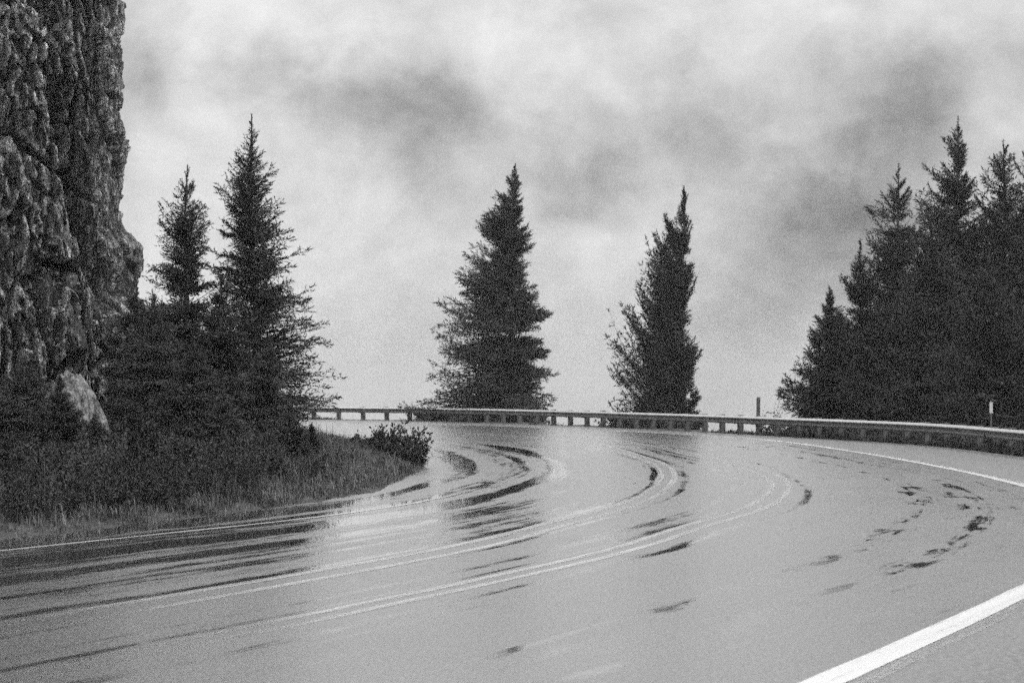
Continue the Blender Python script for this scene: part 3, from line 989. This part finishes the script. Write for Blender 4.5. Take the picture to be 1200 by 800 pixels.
# right-hand wood behind the rail
RG = 'spruces crowding behind the guardrail on the right'
right = [
    ('leftmost and short spruce of the right wood, long stepped boughs', (972, 336), 984, 92.0,
     [(336, 1), (370, 16), (400, 30), (430, 46), (455, 60), (500, 62)], [(336, 1), (380, 20), (440, 40), (500, 50)], 41, 230),
    ('second spruce from the left in the right wood, thin bare spike', (1009, 280), 1012, 94.0,
     [(280, 1), (300, 8), (325, 24), (345, 12), (400, 40), (500, 60)], [(280, 1), (310, 9), (350, 16), (400, 40), (500, 60)], 42, 240),
    ('spruce with dense top and blunt boughs left of the tallest one, right wood', (1054, 192), 1060, 96.0,
     [(192, 1), (225, 16), (240, 40), (262, 46), (285, 36), (330, 40), (400, 60), (500, 80)],
     [(192, 1), (215, 8), (240, 12), (280, 26), (330, 40), (400, 60), (500, 70)], 43, 330),
    ('tallest spruce of the right wood, with a ragged open spire', (1124, 136), 1122, 92.0,
     [(136, 1), (150, 12), (175, 16), (190, 30), (220, 24), (235, 40), (300, 50), (400, 70), (500, 80)],
     [(136, 1), (170, 7), (230, 14), (260, 24), (300, 40), (400, 60), (500, 80)], 44, 380),
    ('spruce near the right edge of the picture, its narrow spike beside a twin', (1177, 164), 1176, 90.0,
     [(164, 1), (185, 9), (215, 30), (240, 22), (300, 44), (400, 60), (500, 70)],
     [(164, 1), (190, 10), (240, 26), (300, 46), (400, 60), (500, 70)], 45, 300),
    ('twin spruce cut by the right edge of the picture', (1203, 166), 1206, 88.0,
     [(166, 1), (190, 14), (240, 26), (300, 40), (400, 60), (500, 76)], [(166, 1), (240, 30), (400, 70), (500, 80)], 46, 260),
    ('dark lower spruce just left of the tallest one in the right wood', (1092, 262), 1090, 86.0,
     [(262, 1), (300, 20), (360, 40), (430, 60), (510, 70)], [(262, 1), (300, 20), (360, 40), (430, 60), (510, 70)], 47, 260),
    ('lower spruce behind the roadside marker with the white reflector', (1160, 300), 1160, 80.0,
     [(300, 1), (350, 26), (430, 54), (520, 66)], [(300, 1), (350, 26), (430, 54), (520, 66)], 48, 250),
    ('short spruce right of the thin bare spike in the right wood', (1030, 350), 1032, 88.0,
     [(350, 2), (400, 30), (450, 46), (510, 52)], [(350, 2), (400, 32), (450, 50), (510, 60)], 49, 220),
    ('spruce beyond the right edge of the picture with its left boughs reaching in', (1252, 150), 1252, 86.0,
     [(150, 1), (250, 34), (400, 70), (520, 84)], [(150, 1), (400, 70), (520, 84)], 50, 220),
]
for (lab, tp, bxp, yd, lf, rt, sd, nb) in right:
    kl = {41: 1.0, 42: .95, 43: .95, 49: .9}.get(sd, 1.2)
    lf, rt = [(a_, b_ * kl + (4 if b_ > 8 and sd > 43 else 0)) for a_, b_ in lf], [(a_, b_ * 1.25 + (4 if b_ > 8 else 0)) for a_, b_ in rt]
    tree_px(lab, tp, bxp, yd, lf, rt, sd, n_br=int(nb * 1.15), needle=.14, up=24, K=13, fat=1.15, open_top=.85, m=M_NEEDLE_FAR, group=RG, low=.02, base_z=None)

# ------------------------------------------------------------------ broadleaf brush

def leafy(name, label, base, h, r, n_stem, seed, leaf=.05, n_leaf=60, m=None, group=None, spread=.5, cat='shrub'):
    rg = np.random.default_rng(seed)
    t = thing(name, label, cat, base, group)
    sv, sq, off = [], [], 0
    lp, ldir = [], []
    for i in range(n_stem):
        a = rg.random() * 2 * np.pi
        rr = r * rg.random() ** .5 * .5
        hh = h * rg.uniform(.5, 1.05)
        s = np.linspace(0, 1, 7)
        out = spread * r * (.4 + .9 * rg.random())
        path = np.stack([np.cos(a) * (rr + out * s ** 1.3), np.sin(a) * (rr + out * s ** 1.3), hh * s], -1)
        path += rg.normal(0, .012 * h, path.shape) * s[:, None]
        path[0] = (path[0][0] * .3, path[0][1] * .3, -.02)
        v, q = tube(path, .008 * (1 - s) + .003, 4)
        sv.append(v)
        sq.append(q + off)
        off += len(v)
        u = .15 + .85 * rg.random(n_leaf) ** .8
        pp = np.stack([np.interp(u, s, path[:, k]) for k in range(3)], -1)
        dd = unit(rg.normal(0, 1, (n_leaf, 3)) + np.array([0, 0, .5]))
        tw = (rg.random((n_leaf, 1)) ** 1.5) * h * .14
        lp.append(pp + dd * tw)
        ldir.append(dd)
    obj('stems', make_mesh('stems', np.concatenate(sv), quads=np.concatenate(sq), mat=M_BARK), t)
    lp, ldir = np.concatenate(lp), np.concatenate(ldir)
    wdir = unit(np.cross(ldir, rg.normal(0, 1, ldir.shape)))
    L = leaf * (.6 + .8 * rg.random((len(lp), 1)))
    V = np.stack([lp, lp + ldir * L * .5 + wdir * L * .28, lp + ldir * L, lp + ldir * L * .5 - wdir * L * .28], 1).reshape(-1, 3)
    obj('foliage', make_mesh('foliage', V, quads=np.arange(len(V)).reshape(-1, 4), mat=m or M_LEAF), t)


rg = np.random.default_rng(99)
# the leafy clump at the tip of the grass verge
tip = [(430, 511, 58.0), (441, 518, 57.2), (452, 509, 55.8), (463, 507, 55.0), (472, 520, 54.0), (483, 513, 53.2), (489, 517, 52.6), (420, 520, 58.6), (478, 528, 51.8), (458, 524, 53.0), (444, 526, 54.5)]
words = ['tall thin', 'low rounded', 'upright feathery', 'tallest feathery', 'short middle', 'leaning', 'outermost ragged', 'innermost low', 'front low', 'front middle', 'front inner']
for k, (px, py, yd) in enumerate(tip):
    x = xat(px, yd)
    z0 = float(ground_z(np.array([x]), np.array([yd]))[0])
    leafy('leafy_shrub', words[k] + ' leafy shrub in the clump at the tip of the grass verge', (x, yd, z0 - .02), (zat(py, yd) - z0) * 1.38, .34, 8, 200 + k,
          leaf=.085, n_leaf=80, m=M_LEAF_DARK, group='leafy shrubs at the tip of the verge', spread=.6)
# brush along the foot of the trees
brush = []
for i in range(58):
    px = -16 + 420 * (i + .5) / 58 + rg.normal(0, 5)
    yd = np.interp(px, [0, 150, 300, 380, 410], [30.1, 32.5, 37.4, 43.0, 50.5]) + rg.uniform(-.5, 2.6)
    hh = rg.uniform(.5, 1.3) if px < 330 else rg.uniform(.25, .55)
    brush.append((px, yd, hh))
zones = [(60, 'dark tangled bush on the verge at the left edge of the picture'), (135, 'dark tangled bush on the verge below the pale sloping rock'),
         (205, 'dark tangled bush on the verge under the broad young spruce'), (285, 'dark tangled bush on the verge under the low wide spruce'),
         (345, 'dark tangled bush on the verge at the foot of the tallest left spruce'), (999, 'low bush between the left spruces and the leafy verge tip')]
for k, (px, yd, hh) in enumerate(brush):
    x = xat(px, yd)
    z0 = float(ground_z(np.array([x]), np.array([yd]))[0])
    lab = [z[1] for z in zones if px < z[0]][0]
    leafy('roadside_bush', lab, (x, yd, z0 - .03), hh, .5, 14, 300 + k,
          leaf=(.05, .035, .06)[k % 3], n_leaf=(75, 110, 70)[k % 3], m=M_LEAF_DARK if k % 3 else M_NEEDLE, group=lab.replace('bush', 'bushes', 1), spread=.8)
# bushes behind the rail
beh = [(500 + 16 * i, 121.5 - 1.2 * i * .45) for i in range(9)] + [(735 + 13 * i, 101.5 - i * .9) for i in range(6)]
for k, (px, yd) in enumerate(beh):
    x = xat(px, yd + 1)
    leafy('bank_bush', 'low dark bush under the rail below the broad lone spruce' if k < 9 else 'low dark bush under the rail below the wind swept spruce',
          (x, yd + 1, -.45), 1.05, .9, 14, 400 + k, leaf=.15, n_leaf=90, m=M_LEAF_DARK, group='bushes under the broad lone spruce' if k < 9 else 'bushes under the wind-swept spruce', spread=1.0)
for k in range(22):
    px = 915 + 16 * k
    yd = np.interp(px, [900, 1000, 1100, 1200, 1300], [87.0, 79.5, 73.0, 62.5, 53.0]) + .3
    x = xat(px, yd)
    leafy('bank_bush', 'low dark bush under the rail in front of the right wood',
          (x, yd, -.35), .85, .8, 9, 450 + k, leaf=.12, n_leaf=60, m=M_LEAF_DARK, group='bushes under the rail in front of the right-hand wood', spread=1.0)
yd = 90.5
leafy('thin_bush', 'thin twiggy bush beside the dark wooden post behind the rail', (xat(905, yd), yd, -.5), zat(470, yd) + .5, .55, 10, 480, leaf=.09, n_leaf=16, m=M_LEAF_DARK, spread=.9)

# ------------------------------------------------------------------ grass

def grass(name, pts, h, m, blades, seed, width=.010):
    rg = np.random.default_rng(seed)
    n = len(pts)
    P = np.repeat(pts, blades, 0)
    P[:, :2] += rg.normal(0, .05, (len(P), 2))
    H = np.repeat(h, blades) * (.5 + .7 * rg.random(len(P)))
    a = rg.random(len(P)) * 2 * np.pi
    lean = rg.random(len(P)) ** 1.1 * 1.0
    H = H * np.where(rg.random(len(P)) < .04, 1.7, 1.0)
    d = np.stack([np.cos(a), np.sin(a)], -1)
    wv = np.stack([-d[:, 1], d[:, 0], np.zeros(len(P))], -1) * width
    mid = P + np.stack([d[:, 0] * lean * H * .3, d[:, 1] * lean * H * .3, H * .6], -1)
    tp = P + np.stack([d[:, 0] * lean * H, d[:, 1] * lean * H, H * (1 - lean * .3)], -1)
    V = np.stack([P - wv, P + wv, mid + wv * .7, mid - wv * .7, tp], 1).reshape(-1, 3)
    b = np.arange(len(P))[:, None] * 5
    quads = b + np.array([[0, 1, 2, 3]])
    tris = b + np.array([[3, 2, 4]])
    return obj(name, make_mesh(name, V, tris=tris, quads=quads, mat=m), None, kind='stuff')


def scatter_inside(n, d0, d1, seed, smin, smax):
    """points on the inside of the bend between d0 and d1 metres from the grass edge"""
    rg = np.random.default_rng(seed)
    g = curves[0]
    sl = np.linspace(smin, smax, 4000) * PER
    c = np.stack([np.interp(sl, np.arange(len(g)), g[:, k]) for k in range(2)], -1)
    L = np.concatenate([[0], np.cumsum(np.linalg.norm(np.diff(c, axis=0), axis=1))])
    q = rg.random(n) * L[-1]
    p = np.stack([np.interp(q, L, c[:, k]) for k in range(2)], -1)
    tg = unit(np.stack([np.interp(q, L, np.gradient(c[:, k])) for k in range(2)], -1))
    d = d0 + (d1 - d0) * rg.random(n)
    return p + np.stack([-tg[:, 1], tg[:, 0]], -1) * d[:, None], d


pts, d = scatter_inside(30000, -.12, 6.5, 5, 1.75, 8.3)
ok = ((-signed_dist(pts[:, 0], pts[:, 1], GC)) > -.15) & ((d < 2.3 + 1.2 * vnoise(pts[:, 0], pts[:, 1], 44)) | (pts[:, 1] > 44))
pts, d = pts[ok], d[ok]
z = ground_z(pts[:, 0], pts[:, 1])
tall = .10 + .30 * np.clip(d / 1.8, 0, 1) * (.4 + 1.0 * vnoise(pts[:, 0] * .8, pts[:, 1] * .8, 8))
patchy = vnoise(pts[:, 0] * .9 + 30, pts[:, 1] * .9, 18)
P3 = np.column_stack([pts, z])
dry = patchy > .40
grass('verge_grass', P3[dry], tall[dry], M_GRASS, 5, 61, .008)
grass('verge_grass', P3[~dry], tall[~dry], M_GRASS_DARK, 5, 62, .009)
pts, d = scatter_inside(1100, .6, 3.0, 77, 1.75, 5.2)
grass('tall_dry_stalks', np.column_stack([pts, ground_z(pts[:, 0], pts[:, 1])]), rg.uniform(.3, .75, len(pts)), M_GRASS, 4, 78, .006)


def along_rail(n, d0, d1, seed, smin, smax):
    rg = np.random.default_rng(seed)
    g = curves[5]
    q = rg.uniform(smin, smax, n) * PER
    p = np.stack([np.interp(q, np.arange(len(g)), g[:, k]) for k in range(2)], -1)
    gr = np.gradient(g, axis=0)
    tg = unit(np.stack([np.interp(q, np.arange(len(g)), gr[:, k]) for k in range(2)], -1))
    d = d0 + (d1 - d0) * rg.random(n)
    return p + np.stack([tg[:, 1], -tg[:, 0]], -1) * d[:, None]


pr = along_rail(8000, .02, 1.6, 71, 4.5, 8.0)
grass('rail_verge_grass', np.column_stack([pr, np.full(len(pr), -.02)]), .16 + .26 * vnoise(pr[:, 0] * .7, pr[:, 1] * .7, 4), M_GRASS_DARK, 5, 72, .014)
pr = along_rail(3500, -.05, 1.5, 73, 8.0, 12.0)
mask = vnoise(pr[:, 0] * .35 + 5, pr[:, 1] * .35, 6) > .55
pr = pr[mask]
grass('rail_verge_grass', np.column_stack([pr, np.full(len(pr), -.02)]), .10 + .12 * rg.random(len(pr)), M_GRASS_DARK, 4, 74, .016)

# ------------------------------------------------------------------ guardrail
rc = curves[5]
rl = np.concatenate([[0], np.cumsum(np.linalg.norm(np.diff(rc, axis=0), axis=1))])


def rail_at(s):
    s = np.asarray(s, float)
    p = np.stack([np.interp(s, rl, rc[:, k]) for k in range(2)], -1)
    q = np.stack([np.interp(s + .3, rl, rc[:, k]) for k in range(2)], -1) - np.stack([np.interp(s - .3, rl, rc[:, k]) for k in range(2)], -1)
    return p, unit(q)


s_start = rl[int(2.2 * PER)]
s_end = rl[int(13.2 * PER)]
g0, _ = rail_at([s_start])
org = np.array([g0[0, 0], g0[0, 1], 0])
guard = thing('guardrail', 'long galvanised W-beam guardrail on dark wooden posts round the outside of the bend', 'guardrail', org)
# W-beam profile (offset towards the road, height)
prof = np.array([(-0.014, .772), (.006, .782), (.030, .768), (.080, .716), (.090, .692), (.072, .668), (.018, .630), (.010, .610), (.018, .590), (.072, .548),
                 (.085, .520), (.072, .492), (.030, .465), (.012, .455), (.002, .460)])
back = prof[::-1] - np.array([.006, 0])
loopp = np.vstack([prof, back])
PITCH = 3.81
k = 0
s = s_start
while s < s_end:
    ss = np.linspace(s - .12, s + PITCH + .12, 9)
    p, tg = rail_at(ss)
    inw = np.stack([-tg[:, 1], tg[:, 0]], -1)            # towards the road
    lift_ = .004 if k % 2 else 0.0
    dz = (vnoise(np.array([k * 3.3]), np.array([1.0]), 2)[0] - .5) * .012
    V = np.concatenate([np.repeat(p[:, None], len(loopp), 1) + inw[:, None] * (loopp[None, :, 0:1] + .10 + lift_),
                        np.broadcast_to(loopp[None, :, 1:2] + dz, (len(ss), len(loopp), 1))], -1)
    n = len(loopp)
    i, j = np.meshgrid(np.arange(len(ss) - 1), np.arange(n), indexing='ij')
    j2 = (j + 1) % n
    Q = np.stack([i * n + j, i * n + j2, (i + 1) * n + j2, (i + 1) * n + j], -1).reshape(-1, 4)
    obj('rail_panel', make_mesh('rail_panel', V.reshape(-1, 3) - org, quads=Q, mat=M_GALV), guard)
    s += PITCH
    k += 1


def box_mesh(name, sx, sy, z0, z1, m, bev=.012, taper=0):
    x, y = sx / 2, sy / 2
    rings = []
    for (zz, k) in ((z0, 1), (z1 - bev, 1 - taper), (z1, 1 - taper - bev / max(x, .01))):
        c = bev
        pts = [(x - c, y), (x, y - c), (x, -y + c), (x - c, -y), (-x + c, -y), (-x, -y + c), (-x, y - c), (-x + c, y)]
        rings.append([(a * k, b * k, zz) for a, b in pts])
    v = np.array(rings).reshape(-1, 3)
    q = []
    for r in range(2):
        for j in range(8):
            q.append((r * 8 + j, r * 8 + (j + 1) % 8, (r + 1) * 8 + (j + 1) % 8, (r + 1) * 8 + j))
    q += [(16, 17, 18, 19), (16, 19, 20, 23), (20, 21, 22, 23)]
    return make_mesh(name, v, quads=np.array(q)[:, ::-1], mat=m)


post_me = box_mesh('post', .21, .22, -1.0, .80, M_WOOD)
block_me = box_mesh('spacer_block', .20, .19, .44, .79, M_WOOD)
s = s_start
first = None
while s < s_end:
    p, tg = rail_at([s])
    a = math.atan2(tg[0, 1], tg[0, 0])
    inw = np.array([-tg[0, 1], tg[0, 0]])
    c = p[0] - inw * .22
    po = obj('post', post_me, guard, (c[0] - org[0], c[1] - org[1], float(rg.normal(0, .008))))
    po.rotation_euler = (float(rg.normal(0, .01)), float(rg.normal(0, .01)), a)
    c = p[0] - inw * .005
    bo = obj('spacer_block', block_me, guard, (c[0] - org[0], c[1] - org[1], 0.0))
    bo.rotation_euler = (0, 0, a)
    s += PITCH / 2

# dark wooden post beyond the rail
yd = 90.0
wp = obj('wooden_post', box_mesh('wooden_post', .15, .15, -.9, zat(465, yd), M_WOOD, .02, .12), None, (xat(888, yd), yd, 0),
         label='short dark square wooden post standing behind the rail beside the thin bush', category='post')
wp.rotation_euler = (0, .02, .4)
# marker with a white reflector
yd = 66.8
mk = thing('delineator', 'slim roadside marker with a small white reflector behind the rail on the right', 'marker post', (xat(1161, yd), yd, 0))
obj('stake', box_mesh('stake', .05, .03, -.6, zat(469, yd), M_WOOD, .006), mk)
rf = obj('reflector', box_mesh('reflector', .105, .012, zat(484, yd), zat(471, yd), M_REFL, .004), mk, (0, -.026, 0))

# ------------------------------------------------------------------ mist in the air over the whole scene
def haze_box(x0, x1, y0, y1, z0, z1, density):
    v = [(x, y, z) for z in (z0, z1) for y in (y0, y1) for x in (x0, x1)]
    q = [(0, 2, 3, 1), (4, 5, 7, 6), (0, 1, 5, 4), (2, 6, 7, 3), (0, 4, 6, 2), (1, 3, 7, 5)]
    m = bpy.data.materials.new('mist')
    m.use_nodes = True
    t = m.node_tree
    t.nodes.clear()
    pv = t.nodes.new('ShaderNodeVolumePrincipled')
    pv.inputs['Color'].default_value = (.95, .95, .95, 1)
    pv.inputs['Density'].default_value = density
    o = t.nodes.new('ShaderNodeOutputMaterial')
    t.links.new(pv.outputs[0], o.inputs['Volume'])
    obj('haze', make_mesh('haze', v, quads=np.array(q), mat=m), None, kind='stuff')


haze_box(-3600, 3600, -3600, 3600, -170, 36, 0.0004)
